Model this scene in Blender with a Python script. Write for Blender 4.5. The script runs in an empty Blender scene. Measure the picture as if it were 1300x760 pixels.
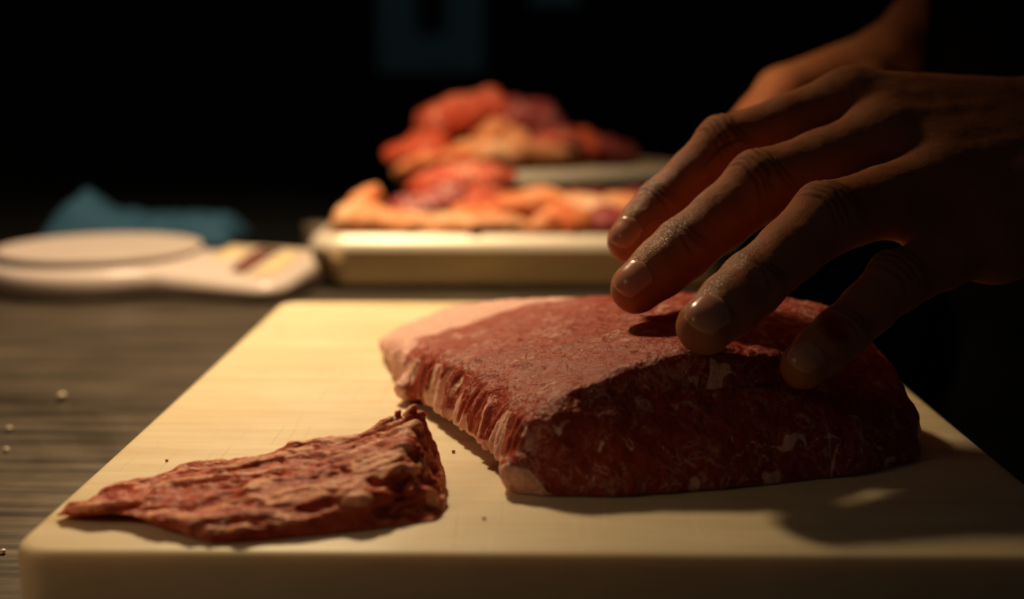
import bpy, bmesh, math
import numpy as np
from mathutils import Vector, Matrix, Euler

# ---------------------------------------------------------------- camera, light, exposure
scene = bpy.context.scene
COL = scene.collection
ZB = 0.88                      # height of the cutting board's top above the floor (m)
ZT = 0.85                      # height of the table top


def M3(p):                     # millimetres from the spot below the camera, at board height -> metres
    return Vector((p[0] / 1000, p[1] / 1000, ZB + p[2] / 1000))


cam_d = bpy.data.cameras.new('camera')
cam = bpy.data.objects.new('camera', cam_d)
COL.objects.link(cam)
cam_d.sensor_width = 36
cam_d.lens = 1500 * 36 / 1300
cam_d.clip_start = 0.01
cam.location = M3((0, 0, 117.5))
cam.rotation_euler = Euler((math.pi / 2 - math.atan(280 / 1500), 0, 22 / 1500), 'XYZ')
cam_d.dof.use_dof = True
cam_d.dof.focus_distance = 0.374
cam_d.dof.aperture_fstop = 4.8
cam_d.dof.aperture_blades = 0
scene.camera = cam

world = bpy.data.worlds.new('world')
scene.world = world
world.use_nodes = True
world.node_tree.nodes['Background'].inputs[0].default_value = (1.0, 0.96, 0.92, 1)
world.node_tree.nodes['Background'].inputs[1].default_value = 0.010

lamp_d = bpy.data.lights.new('work_lamp', 'SPOT')
lamp = bpy.data.objects.new('work_lamp', lamp_d)
COL.objects.link(lamp)
lamp.location = M3((-170, 730, 450))
lamp_d.energy = 19
lamp_d.color = (1.0, 0.725, 0.41)
lamp_d.shadow_soft_size = 0.03
lamp_d.spot_size = math.radians(146)
lamp_d.spot_blend = 0.68
lamp.rotation_euler = (M3((-320, 750, 0)) - lamp.location).to_track_quat('-Z', 'Y').to_euler()

# a weaker lamp of the same kitchen, front left of the board
fill_d = bpy.data.lights.new('second_lamp', 'SPOT')
fill = bpy.data.objects.new('second_lamp', fill_d)
COL.objects.link(fill)
fill.location = M3((-620, 60, 420))
fill_d.energy = 2.7
fill_d.color = (1.0, 0.66, 0.36)
fill_d.shadow_soft_size = 0.06
fill_d.spot_size = math.radians(31)
fill_d.spot_blend = 1.0
fill.rotation_euler = (M3((-165, 295, 0)) - fill.location).to_track_quat('-Z', 'Y').to_euler()

vs = scene.view_settings
vs.view_transform = 'Standard'
vs.look = 'None'
vs.gamma = 1
vs.exposure = 0
vs.use_curve_mapping = False


# ---------------------------------------------------------------- helpers: scene
def tag(o, label=None, cat=None, group=None, kind=None):
    if label: o['label'] = label
    if cat: o['category'] = cat
    if group: o['group'] = group
    if kind: o['kind'] = kind
    return o


def empty(name, loc):
    o = bpy.data.objects.new(name, None)
    o.empty_display_size = 0.02
    COL.objects.link(o)
    o.location = loc
    bpy.context.view_layer.update()
    return o


def link(name, me, mat, parent=None, smooth=True):
    """Mesh in world coordinates -> object, optionally a child of an Empty."""
    o = bpy.data.objects.new(name, me)
    COL.objects.link(o)
    if mat: me.materials.append(mat)
    if smooth:
        me.polygons.foreach_set('use_smooth', np.ones(len(me.polygons), bool))
    if parent:
        o.parent = parent
        o.matrix_parent_inverse = Matrix.Translation(-world_loc(parent))
    return o


def world_loc(o):
    v = Vector((0, 0, 0))
    if o.type == 'EMPTY':
        v = o.location.copy()
    return v


def np_mesh(name, V, Q):
    """V in mm -> mesh in metres."""
    me = bpy.data.meshes.new(name)
    V = np.asarray(V, np.float64) / 1000
    V = V + np.array([0, 0, ZB])
    n, m, k = len(V), len(Q), Q.shape[1]
    me.vertices.add(n); me.vertices.foreach_set('co', V.astype(np.float32).ravel())
    me.loops.add(m * k); me.loops.foreach_set('vertex_index', Q.astype(np.int32).ravel())
    me.polygons.add(m)
    me.polygons.foreach_set('loop_start', np.arange(0, m * k, k, dtype=np.int32))
    me.update(calc_edges=True)
    me.validate()
    return me


def bm_mesh(name, bm):
    """bmesh in mm -> mesh in metres."""
    bmesh.ops.recalc_face_normals(bm, faces=bm.faces)
    me = bpy.data.meshes.new(name)
    for v in bm.verts:
        v.co = Vector((v.co.x / 1000, v.co.y / 1000, ZB + v.co.z / 1000))
    bm.to_mesh(me); bm.free()
    return me


def box(bm, c, s, rz=0.0, bevel=0.0, seg=2):
    r = bmesh.ops.create_cube(bm, size=1)
    vs_ = r['verts']
    bmesh.ops.scale(bm, vec=Vector(s), verts=vs_)
    if bevel:
        es = list({e for v in vs_ for e in v.link_edges})
        rb = bmesh.ops.bevel(bm, geom=es, offset=bevel, segments=seg, affect='EDGES', profile=0.5)
        vs_ = list({v for f in rb['faces'] for v in f.verts} | {v for v in vs_ if v.is_valid})
    bmesh.ops.rotate(bm, cent=(0, 0, 0), matrix=Matrix.Rotation(rz, 3, 'Z'), verts=vs_)
    bmesh.ops.translate(bm, vec=Vector(c), verts=vs_)


def rounded_rect(w, d, r, n=8):
    pts = []
    for cx, cy, a0 in ((w/2-r, d/2-r, 0), (-w/2+r, d/2-r, 90), (-w/2+r, -d/2+r, 180), (w/2-r, -d/2+r, 270)):
        for i in range(n + 1):
            a = math.radians(a0 + 90 * i / n)
            pts.append((cx + r * math.cos(a), cy + r * math.sin(a)))
    return np.array(pts)


def loft(rings, cap0=True, cap1=True):
    """list of (n,3) rings -> V, quads/ngons bmesh."""
    bm = bmesh.new()
    vr = [[bm.verts.new(p) for p in ring] for ring in rings]
    n = len(vr[0])
    for a, b in zip(vr[:-1], vr[1:]):
        for i in range(n):
            bm.faces.new((a[i], a[(i+1) % n], b[(i+1) % n], b[i]))
    if cap0: bm.faces.new(list(reversed(vr[0])))
    if cap1: bm.faces.new(vr[-1])
    return bm


def shade_auto(o, ang=35):
    me = o.data
    bm = bmesh.new(); bm.from_mesh(me)
    for e in bm.edges:
        if len(e.link_faces) == 2:
            e.smooth = e.calc_face_angle(0) < math.radians(ang)
    bm.to_mesh(me); bm.free()


# ---------------------------------------------------------------- helpers: noise and implicit surfaces (numpy)
def _hash(ix, iy, iz, seed):
    h = (ix * 374761393 + iy * 668265263 + iz * 1274126177 + seed * 144665) & 0xffffffff
    h = ((h ^ (h >> 13)) * 1274126177) & 0xffffffff
    h = ((h ^ (h >> 16)) * 2246822519) & 0xffffffff
    return ((h ^ (h >> 15)) & 0xffffff).astype(np.float64) / 0xffffff * 2 - 1


def noise(p, seed=0):
    p = np.asarray(p, np.float64)
    i = np.floor(p).astype(np.int64); f = p - i
    u = f * f * f * (f * (f * 6 - 15) + 10)
    r = 0
    for dx in (0, 1):
        wx = u[:, 0] if dx else 1 - u[:, 0]
        for dy in (0, 1):
            wy = u[:, 1] if dy else 1 - u[:, 1]
            for dz in (0, 1):
                wz = u[:, 2] if dz else 1 - u[:, 2]
                r = r + wx * wy * wz * _hash(i[:, 0] + dx, i[:, 1] + dy, i[:, 2] + dz, seed)
    return r


def fbm(p, seed=0, octaves=4, gain=0.5):
    r = 0; a = 1.0; q = np.asarray(p, np.float64)
    for k in range(octaves):
        r = r + a * noise(q, seed + k * 17); q = q * 2.03 + 11.7; a *= gain
    return r


def smoothstep(a, b, x):
    t = np.clip((x - a) / (b - a), 0, 1)
    return t * t * (3 - 2 * t)


def smin(a, b, k):
    h = np.clip(0.5 + 0.5 * (b - a) / k, 0, 1)
    return b * (1 - h) + a * h - k * h * (1 - h)


def smax(a, b, k):
    return -smin(-a, -b, k)


def cone(p, a, b, r1, r2):
    a = np.asarray(a, float); b = np.asarray(b, float)
    ba = b - a; pa = p - a
    t = np.clip(pa @ ba / (ba @ ba), 0, 1)
    return np.linalg.norm(pa - t[:, None] * ba, axis=1) - (r1 + (r2 - r1) * t)


def ball(p, c, r):
    return np.linalg.norm(p - np.asarray(c, float), axis=1) - r


def ellipsoid(p, c, r):
    q = (p - np.asarray(c, float))
    r = np.asarray(r, float)
    k0 = np.linalg.norm(q / r, axis=1); k1 = np.linalg.norm(q / (r * r), axis=1)
    return k0 * (k0 - 1) / np.maximum(k1, 1e-9)


def poly_sdf(xy, poly):
    poly = np.asarray(poly, float)
    d = np.full(len(xy), 1e18); s = np.ones(len(xy))
    n = len(poly)
    for i in range(n):
        a = poly[i]; b = poly[i - 1]
        e = b - a; w = xy - a
        t = np.clip(w @ e / (e @ e), 0, 1)
        q = w - t[:, None] * e
        d = np.minimum(d, (q * q).sum(1))
        c1 = xy[:, 1] >= a[1]; c2 = xy[:, 1] < b[1]; c3 = e[0] * w[:, 1] > e[1] * w[:, 0]
        flip = (c1 & c2 & c3) | (~c1 & ~c2 & ~c3)
        s = np.where(flip, -s, s)
    return s * np.sqrt(d)


def rbf(pts):
    """smooth interpolation of heights given at scattered (x, y, h) points."""
    pts = np.asarray(pts, float); c = pts[:, :2]
    A = np.sqrt(((c[:, None] - c[None]) ** 2).sum(2) + 16.0)
    n = len(c)
    K = np.zeros((n + 1, n + 1)); K[:n, :n] = A; K[:n, n] = 1; K[n, :n] = 1
    K[:n, :n] += np.eye(n) * 1.0
    w = np.linalg.solve(K, np.append(pts[:, 2], 0))

    def f(xy):
        r = np.full(len(xy), w[n])
        for i in range(n):
            r = r + w[i] * np.sqrt(((xy - c[i]) ** 2).sum(1) + 16.0)
        return r
    return f


def surface(fn, lo, hi, h, band=None):
    """Surface nets on a sparse grid. Returns vertices (mm) and quads."""
    lo = np.asarray(lo, float); hi = np.asarray(hi, float)
    c = 4
    nc = np.ceil((hi - lo) / (h * c)).astype(int) + 1
    ax = [lo[i] + (np.arange(nc[i]) + 0.5) * h * c for i in range(3)]
    G = np.stack(np.meshgrid(*ax, indexing='ij'), -1).reshape(-1, 3)
    fc = fn(G).reshape(nc)
    band = band or h * c * 1.6
    act = np.abs(fc) < band
    F = np.repeat(np.repeat(np.repeat(np.where(fc < 0, -1e3, 1e3).astype(np.float32), c, 0), c, 1), c, 2)
    A = np.repeat(np.repeat(np.repeat(act, c, 0), c, 1), c, 2)
    idx = np.argwhere(A)
    out = np.empty(len(idx), np.float32)
    for s in range(0, len(idx), 400000):
        out[s:s+400000] = fn(lo + (idx[s:s+400000] + 0.5) * h)
    F[idx[:, 0], idx[:, 1], idx[:, 2]] = out
    N = F < 0
    nx, ny, nz = F.shape
    cnt = np.zeros((nx-1, ny-1, nz-1), np.int8)
    offs = [(i, j, k) for i in (0, 1) for j in (0, 1) for k in (0, 1)]
    for i, j, k in offs:
        cnt += N[i:nx-1+i, j:ny-1+j, k:nz-1+k]
    cell = np.argwhere((cnt > 0) & (cnt < 8))
    vals = {o: F[cell[:, 0]+o[0], cell[:, 1]+o[1], cell[:, 2]+o[2]].astype(float) for o in offs}
    acc = np.zeros((len(cell), 3)); num = np.zeros(len(cell))
    for o in offs:
        for d in range(3):
            if o[d] == 0:
                q = list(o); q[d] = 1; q = tuple(q)
                a, b = vals[o], vals[q]
                m = (a < 0) != (b < 0)
                t = np.where(m, a / np.where(m, a - b, 1), 0)
                p = np.array(o, float)[None].repeat(len(cell), 0); p[:, d] = t
                acc += p * m[:, None]; num += m
    V = lo + (cell + acc / num[:, None] + 0.5) * h
    ids = np.full((nx-1, ny-1, nz-1), -1, np.int64)
    ids[cell[:, 0], cell[:, 1], cell[:, 2]] = np.arange(len(cell))
    Q = []
    for d in range(3):
        e1, e2 = [(1, 2), (2, 0), (0, 1)][d]
        sl0 = [slice(1, -1)] * 3; sl1 = [slice(1, -1)] * 3
        sl0[d] = slice(0, -1); sl1[d] = slice(1, None)
        s0, s1 = N[tuple(sl0)], N[tuple(sl1)]
        e = np.argwhere(s0 != s1)
        st = s0[e[:, 0], e[:, 1], e[:, 2]]
        b = e + 1; b[:, d] -= 1
        def at(o1, o2):
            q = b.copy(); q[:, e1] += o1; q[:, e2] += o2
            return ids[q[:, 0], q[:, 1], q[:, 2]]
        quad = np.stack([at(-1, -1), at(0, -1), at(0, 0), at(-1, 0)], 1)
        quad[~st] = quad[~st][:, ::-1]
        Q.append(quad)
    Q = np.concatenate(Q)
    Q = Q[(Q >= 0).all(1)]
    return V, Q


def grad(fn, V, e=0.3):
    g = np.stack([fn(V + d) - fn(V - d) for d in np.eye(3) * e], 1)
    return g / np.maximum(np.linalg.norm(g, axis=1), 1e-9)[:, None]


def project(fn, V, it=2):
    for _ in range(it):
        g = grad(fn, V)
        V = V - g * np.clip(fn(V), -2, 2)[:, None] * 0.9
    return V


def add_attr(me, name, a):
    at = me.attributes.new(name, 'FLOAT', 'POINT')
    at.data.foreach_set('value', np.asarray(a, np.float32))


# ---------------------------------------------------------------- helpers: materials
class NT:
    def __init__(s, name):
        s.m = bpy.data.materials.new(name); s.m.use_nodes = True
        s.t = s.m.node_tree; s.b = s.t.nodes['Principled BSDF']
        s.tc = s.t.nodes.new('ShaderNodeTexCoord')

    def n(s, typ, **kw):
        nd = s.t.nodes.new('ShaderNode' + typ)
        for k, v in kw.items(): setattr(nd, k, v)
        return nd

    def put(s, sock, v):
        if isinstance(v, bpy.types.NodeSocket): s.t.links.new(v, sock)
        elif isinstance(v, tuple) and len(v) == 3 and sock.type == 'RGBA': sock.default_value = (*v, 1)
        else: sock.default_value = v

    def coords(s, scale=(1, 1, 1), rot=(0, 0, 0)):
        mp = s.n('Mapping'); s.put(mp.inputs[0], s.tc.outputs['Object'])
        mp.inputs['Scale'].default_value = scale; mp.inputs['Rotation'].default_value = rot
        return mp.outputs[0]

    def noise(s, scale, vec=None, detail=4, rough=0.55, dist=0.0):
        nd = s.n('TexNoise'); s.put(nd.inputs['Vector'], vec or s.tc.outputs['Object'])
        nd.inputs['Scale'].default_value = scale; nd.inputs['Detail'].default_value = detail
        nd.inputs['Roughness'].default_value = rough; nd.inputs['Distortion'].default_value = dist
        return nd.outputs[0]

    def ramp(s, v, stops):
        nd = s.n('ValToRGB'); s.put(nd.inputs[0], v)
        cr = nd.color_ramp
        while len(cr.elements) < len(stops): cr.elements.new(0.5)
        for e, (p, c) in zip(cr.elements, stops):
            e.position = p; e.color = (*c, 1) if isinstance(c, tuple) else (c, c, c, 1)
        return nd.outputs[0]

    def mix(s, f, a, b, mode='MIX'):
        nd = s.n('Mix', data_type='RGBA', blend_type=mode)
        s.put(nd.inputs[0], f); s.put(nd.inputs[6], a); s.put(nd.inputs[7], b)
        return nd.outputs[2]

    def math(s, op, a, b=0.0, c=None):
        nd = s.n('Math', operation=op); s.put(nd.inputs[0], a); s.put(nd.inputs[1], b)
        if c is not None: s.put(nd.inputs[2], c)
        return nd.outputs[0]

    def attr(s, name):
        nd = s.n('Attribute', attribute_name=name); return nd.outputs['Fac']

    def bump(s, h, dist, strength=1.0, normal=None):
        nd = s.n('Bump'); s.put(nd.inputs['Height'], h)
        nd.inputs['Distance'].default_value = dist; nd.inputs['Strength'].default_value = strength
        if normal: s.put(nd.inputs['Normal'], normal)
        return nd.outputs[0]

    def out(s, **kw):
        for k, v in kw.items(): s.put(s.b.inputs[k.replace('_', ' ')], v)
        return s.m


def plain(name, col, rough=0.5, metal=0.0, var=0.12, scale=60.0, bump=0.0, spec=0.5):
    t = NT(name)
    n = t.noise(scale)
    c = t.mix(n, tuple(x * (1 - var) for x in col), tuple(min(1, x * (1 + var)) for x in col))
    kw = dict(Base_Color=c, Roughness=rough, Metallic=metal, Specular_IOR_Level=spec)
    if bump: kw['Normal'] = t.bump(t.noise(scale * 4), bump)
    return t.out(**kw)


def mat_board():
    t = NT('board_material')
    g = t.noise(14, t.coords((0.6, 9, 1)), 6, 0.6, 0.4)
    st = t.noise(9, None, 4, 0.6, 0.6)
    fine = t.noise(260, t.coords((0.25, 1, 1)), 3)
    c = t.mix(t.ramp(g, [(0.3, 0.0), (0.7, 1.0)]), (0.70, 0.54, 0.32), (0.84, 0.71, 0.48))
    c = t.mix(t.math('MULTIPLY', t.ramp(st, [(0.45, 0.0), (0.75, 1.0)]), 0.65), c, (0.60, 0.40, 0.18))
    c = t.mix(t.math('MULTIPLY', t.ramp(fine, [(0.55, 0.0), (0.8, 1.0)]), 0.25), c, (0.50, 0.36, 0.19))
    # knife marks: two families of thin scratches
    s1 = t.noise(1, t.coords((900, 14, 1), (0, 0, 0.55)), 1)
    s2 = t.noise(1, t.coords((900, 14, 1), (0, 0, -0.85)), 1)
    sc = t.math('MAXIMUM', t.ramp(s1, [(0.68, 0.0), (0.74, 1.0)]), t.ramp(s2, [(0.70, 0.0), (0.76, 1.0)]))
    zone = t.ramp(t.noise(7, None, 2), [(0.45, 0.0), (0.6, 1.0)])
    sc = t.math('MULTIPLY', sc, zone)
    h = t.math('SUBTRACT', t.math('ADD', t.math('MULTIPLY', fine, 0.4), t.math('MULTIPLY', g, 0.5)), sc)
    return t.out(Base_Color=c, Roughness=t.ramp(st, [(0.3, 0.42), (0.7, 0.62)]), Normal=t.bump(h, 0.00022, 0.6),
                 Subsurface_Weight=0.5, Subsurface_Radius=(0.007, 0.005, 0.0025), Subsurface_Scale=1.0)


def mat_table():
    t = NT('table_steel')
    streak = t.noise(6, t.coords((1.2, 22, 1), (0, 0, 0.05)), 8, 0.65)
    smear = t.noise(7, None, 5, 0.6, 0.8)
    c = t.mix(t.ramp(streak, [(0.38, 0.0), (0.66, 1.0)]), (0.022, 0.018, 0.015), (0.19, 0.148, 0.11))
    c = t.mix(t.math('MULTIPLY', smear, 0.35), c, (0.16, 0.12, 0.09))
    scr = t.ramp(t.noise(1, t.coords((10, 750, 1), (0, 0, -0.06)), 1), [(0.72, 0.0), (0.80, 1.0)])
    c = t.mix(t.math('MULTIPLY', scr, 0.5), c, (0.45, 0.38, 0.32))
    r = t.ramp(smear, [(0.3, 0.30), (0.7, 0.52)])
    h = t.math('ADD', t.math('MULTIPLY', streak, 1.0), scr)
    return t.out(Base_Color=c, Roughness=r, Metallic=0.55, Normal=t.bump(h, 0.0004, 0.5))


def mat_steel(name, col=(0.55, 0.50, 0.42), rough=0.32):
    t = NT(name)
    st = t.noise(10, t.coords((1, 1, 40)), 4)
    sm = t.noise(30, None, 4)
    c = t.mix(sm, tuple(x * 0.8 for x in col), col)
    return t.out(Base_Color=c, Metallic=0.95, Roughness=t.math('ADD', t.math('MULTIPLY', sm, 0.18), rough - 0.08),
                 Normal=t.bump(st, 0.0004, 0.3))


def mat_meat(name, red=(0.29, 0.026, 0.013), red2=(0.45, 0.075, 0.036), fat=(0.84, 0.46, 0.37), amount=0.5,
             stretch=(1, 1, 1), scale=90, use_attr=False, rough=0.46, bump=0.0006, sss=0.25):
    t = NT(name)
    v = t.coords(stretch)
    big = t.noise(scale * 0.5, v, 5, 0.6, 0.8)
    vein = t.noise(scale, v, 5, 0.6, 1.2)
    ridge = t.math('ABSOLUTE', t.math('SUBTRACT', vein, 0.5))
    lines = t.ramp(ridge, [(0.0, 1.0), (0.035, 0.0)])
    blot = t.ramp(big, [(0.62 - amount * 0.2, 0.0), (0.72 - amount * 0.12, 1.0)])
    fm = t.math('MULTIPLY', lines, t.ramp(big, [(0.42, 0.0), (0.6, 1.0)]))
    fm = t.math('MAXIMUM', fm, t.math('MULTIPLY', blot, amount))
    fine = t.noise(scale * 9, v, 3, 0.6)
    if use_attr:
        fa = t.attr('fat')
        k = t.math('ADD', fa, t.math('MULTIPLY', t.math('SUBTRACT', t.noise(scale * 4, v, 4), 0.5), 0.55))
        fm = t.math('MAXIMUM', t.math('MULTIPLY', fm, 0.6), t.ramp(k, [(0.36, 0.0), (0.62, 1.0)]))
    c = t.mix(t.ramp(t.noise(scale * 2.2, v, 5, 0.65), [(0.3, 0.0), (0.7, 1.0)]), red, red2)
    c = t.mix(fm, c, t.mix(t.noise(scale * 1.6), fat, tuple(min(1, x * f) for x, f in zip(fat, (1.12, 1.25, 1.3)))))
    c = t.mix(t.math('MULTIPLY', t.ramp(fine, [(0.4, 1.0), (0.6, 0.0)]), 0.25), c, tuple(x * 0.6 for x in red))
    h = t.math('ADD', t.math('MULTIPLY', fine, 0.5), t.math('ADD', t.math('MULTIPLY', t.noise(scale * 4, v, 4), 1.0), t.math('MULTIPLY', fm, 0.25)))
    return t.out(Base_Color=c, Roughness=t.math('ADD', t.math('MULTIPLY', fine, 0.3), rough - 0.12), Normal=t.bump(h, bump, 0.8),
                 Subsurface_Weight=sss, Subsurface_Radius=(0.0035, 0.0010, 0.0005), Subsurface_Scale=1.0, Specular_IOR_Level=0.22)


def mat_skin():
    t = NT('skin')
    n1 = t.noise(45, None, 4); n2 = t.noise(260, None, 3)
    c = t.mix(t.ramp(n1, [(0.3, 0.0), (0.7, 1.0)]), (0.40, 0.128, 0.052), (0.48, 0.18, 0.078))
    c = t.mix(t.attr('crease'), c, (0.20, 0.06, 0.028))
    c = t.mix(t.attr('blood'), c, (0.30, 0.025, 0.015))
    wet = t.attr('wet')
    vor = t.n('TexVoronoi', feature='DISTANCE_TO_EDGE'); vor.inputs['Scale'].default_value = 900
    h = t.math('ADD', t.math('MULTIPLY', n2, 0.5), t.math('MULTIPLY', vor.outputs['Distance'], 0.9))
    r = t.math('SUBTRACT', t.math('ADD', t.math('MULTIPLY', n2, 0.2), 0.50), t.math('MULTIPLY', wet, 0.2))
    return t.out(Base_Color=c, Roughness=r, Normal=t.bump(h, 0.00035, 0.7), Specular_IOR_Level=t.math('MULTIPLY_ADD', wet, 0.18, 0.08),
                 Subsurface_Weight=0.15, Subsurface_Radius=(0.003, 0.0012, 0.0006), Subsurface_Scale=1.0)


SKIN = mat_skin()
NAIL = plain('nail', (0.57, 0.25, 0.17), 0.24, 0, 0.1, 200)
BLACK = plain('black_cloth', (0.004, 0.004, 0.005), 0.95, 0, 0.2, 300, 0.0003, 0.0)
STEEL = mat_steel('tray_steel', (0.88, 0.70, 0.42), 0.40)

# ---------------------------------------------------------------- the room
bm = bmesh.new(); box(bm, (0, 1000, -890), (5200, 5000, 20))
tag(link('floor', bm_mesh('floor', bm), plain('floor_tile', (0.02, 0.018, 0.016), 0.6, 0, 0.3, 12), smooth=False), kind='structure')
bm = bmesh.new(); box(bm, (0, 2640, 420), (5200, 60, 2600))
tag(link('wall_back', bm_mesh('wall_back', bm), plain('wall_paint', (0.012, 0.012, 0.012), 0.8, 0, 0.3, 8), smooth=False), kind='structure')

# table: steel top with a turned-down edge, four legs
tb = empty('work_table', (-0.42, 0.505, 0.0))
tag(tb, 'dark scuffed steel work table under the cutting board', 'table')
bm = bmesh.new(); box(bm, (-420, 505, -45), (1170, 1010, 30), bevel=3)
link('table_top', bm_mesh('table_top', bm), mat_table(), tb, smooth=False)
for sx in (-1, 1):
    for sy in (-1, 1):
        bm = bmesh.new(); box(bm, (-420 + sx * 540, 505 + sy * 455, -470), (45, 45, 820), bevel=3)
        link('leg', bm_mesh('leg', bm), STEEL, tb, smooth=False)

ct = empty('added_back_counter', (-0.42, 1.3, 0.0))  # added counter; its near-black colour supplies the darkness beyond the table
tag(ct, 'added black counter keeping the area behind the steel table dark', 'counter')
cm = plain('counter_black', (0.006, 0.006, 0.006), 0.85, 0, 0.3, 20, 0.0, 0.02)
bm = bmesh.new(); box(bm, (-420, 1300, -45), (1170, 560, 30), bevel=3)
link('counter_top', bm_mesh('counter_top', bm), cm, ct, smooth=False)
bm = bmesh.new(); box(bm, (-420, 1305, -470), (1150, 540, 820))
link('counter_body', bm_mesh('counter_body', bm), cm, ct, smooth=False)

# ---------------------------------------------------------------- cutting board
def board():
    rings = []
    for z, ins in ((-30, 2.0), (-29, 0.8), (-27.5, 0), (-3.2, 0), (-1.4, 0.5), (-0.4, 1.5), (0, 3.2)):
        s = rounded_rect(281 - 2 * ins, 343 - 2 * ins, 11 - ins, 8)
        rings.append(np.c_[s + np.array([7.5, 451.5]), np.full(len(s), z)])
    bm = loft(rings)
    o = link('cutting_board', bm_mesh('cutting_board', bm), mat_board())
    shade_auto(o, 40)
    tag(o, 'thick cream cutting board with rounded corners carrying the raw meat', 'cutting board')
board()


# ---------------------------------------------------------------- large piece of beef
def steak():
    bot = [(-69, 503), (-62, 484), (-48, 430), (-38, 407), (-22, 371), (-12, 347), (-4, 325), (4, 321), (24, 321), (52, 327),
           (77, 334), (103, 343), (122, 355), (128, 372), (124, 400), (111, 428), (88, 452), (60, 466), (30, 484), (0, 500), (-34, 512), (-60, 513)]
    top = [(-67, 503), (-58, 486), (-41, 436), (-28, 404), (-10, 376), (-1, 356), (3, 335), (8, 331), (28, 338), (54, 345),
           (77, 353), (101, 373), (122, 384), (124, 390), (119, 404), (107, 424), (85, 447), (58, 458), (28, 475), (-4, 492), (-36, 505), (-60, 509)]
    hh = rbf([(-71, 500, 4), (-60, 511, 9), (-38, 507, 19), (-11, 497, 26), (19, 481, 30), (37, 461, 33), (64, 454, 36), (97, 432, 38), (107, 410, 37),
              (100, 374, 27), (122, 386, 23), (-50, 470, 15), (-44, 430, 18), (-30, 400, 23), (-12, 372, 25), (-2, 354, 25), (4, 333, 25.5), (26, 339, 32.5), (15, 336, 29),
              (52, 347, 38.5), (77, 353, 34), (100, 350, 26), (120, 362, 20), (20, 400, 32), (40, 390, 36.5), (65, 400, 38), (-15, 440, 24)])

    def fn(p):
        xy = p[:, :2]; z = p[:, 2]
        h = hh(xy)
        t = np.clip(z / 26.0, 0, 1)
        t = t * t * (0.4 + 0.6 * t)
        d = poly_sdf(xy, bot) * (1 - t) + poly_sdf(xy, top) * t
        f = smax(d, (z - h) * 0.95, 6.0)
        # underside curls up a little along the lit left edge
        s = (xy[:, 0] + 4) * -0.33 + (xy[:, 1] - 325) * 0.94
        left = (xy[:, 0] + 4) * 0.94 + (xy[:, 1] - 325) * 0.33
        lift = 4.6 * np.exp(-((left) / 8.0) ** 2) * smoothstep(2, 25, s)
        f = smax(f, lift - z, 2.0)
        f = smin(f, ellipsoid(p, (-1, 327, 6), (7, 6, 5.5)), 3)       # fat lip at the front corner
        f = smin(f, ellipsoid(p, (-42, 424, 5.5), (7, 8, 5)), 3)     # orange flap on the left edge
        return f
    V, Q = surface(fn, (-82, 308, -3), (138, 524, 46), 0.75)
    N = grad(fn, V)
    x, y, z = V.T
    h = hh(V[:, :2])
    up = smoothstep(0.45, 0.8, N[:, 2])
    leftf = (1 - up) * smoothstep(0.25, 0.7, -N[:, 0])
    front = (1 - up) * smoothstep(0.2, 0.6, -N[:, 1]) * (1 - leftf)
    s = (x + 4) * -0.33 + (y - 325) * 0.94
    d = np.zeros(len(V))
    d += up * (0.5 * fbm(V / 6.0, 3, 4, 0.55) + 0.28 * (np.abs(noise(V / 9, 9)) * -2 + 0.8) + 0.16 * fbm(V / 1.6, 12, 2))
    fib = fbm(np.c_[s / 2.6 + noise(V / 9, 4) * 0.5, z / 26, np.zeros(len(V))], 5, 3)
    d += leftf * (1.0 * fib + 0.3 * fbm(V / 3, 8, 3))
    d += front * (0.9 * fbm(V / 16, 21, 3) + 0.25 * fbm(V / 2.5, 22, 3))
    d += (1 - up) * (1 - leftf) * (1 - front) * 0.5 * fbm(V / 10, 31, 4)
    d *= smoothstep(-0.1, 1.5, z)
    V2 = V + N * d[:, None]
    V2[:, 2] = np.maximum(V2[:, 2], 0.0)
    # where the fat lies
    fat = np.zeros(len(V))
    back = smoothstep(66, 54, (x + 60) * 0.30 - (y - 513) * 0.95 + 7 * noise(V / 12, 41)) * smoothstep(62, 30, x) * smoothstep(0.1, 0.4, N[:, 2])
    tip = smoothstep(-36, -54, x + 0.0 * y + 5 * noise(V / 9, 42))
    fat = np.maximum(fat, np.maximum(back, tip) * 0.95)
    streak = fbm(np.c_[s / 5.0 + noise(np.c_[s / 20, z / 10, 0 * z], 51) * 0.6, z / 30, 0 * z], 52, 2)
    fat = np.maximum(fat, leftf * smoothstep(0.02, 0.3, streak) * 0.85)
    low = smoothstep(0, 1, (9.5 - z + 3 * noise(np.c_[s / 6, 0 * z, 0 * z], 53)) / 3) * leftf * smoothstep(75, 50, s)
    fat = np.maximum(fat, low)
    corner = smoothstep(9.5, 7, np.sqrt((x + 2) ** 2 + (y - 325) ** 2 + (z - 1) ** 2) + 2.5 * noise(V / 3.5, 56))
    fat = np.maximum(fat, corner)
    q = np.c_[x / 8, y / 10, z / 22]
    w = np.stack([noise(q * 1.3, 61), noise(q * 1.3, 62), noise(q * 1.3, 63)], 1) * 0.5
    vein = np.abs(noise(q + w, 64)); vein2 = np.abs(noise(q * 2.3 + w * 1.6, 65))
    veinm = smoothstep(0.13, 0.035, vein) * smoothstep(-0.35, 0.1, noise(V / 22, 66))
    veinm = np.maximum(veinm, 0.85 * smoothstep(0.10, 0.02, vein2) * smoothstep(-0.15, 0.2, noise(V / 16, 67)))
    big = smoothstep(0.47, 0.60, noise(np.c_[x / 8, y / 8, z / 16], 69) + 0.25 * noise(V / 4, 70))
    fat = np.maximum(fat, front * np.maximum(veinm * 0.84, big * 0.8))
    fat = np.maximum(fat, up * np.maximum(veinm * 0.33, 0.44 * smoothstep(0.15, 0.7, fbm(V / 7, 57, 3))))
    me = np_mesh('beef_joint', V2, Q)
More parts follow.
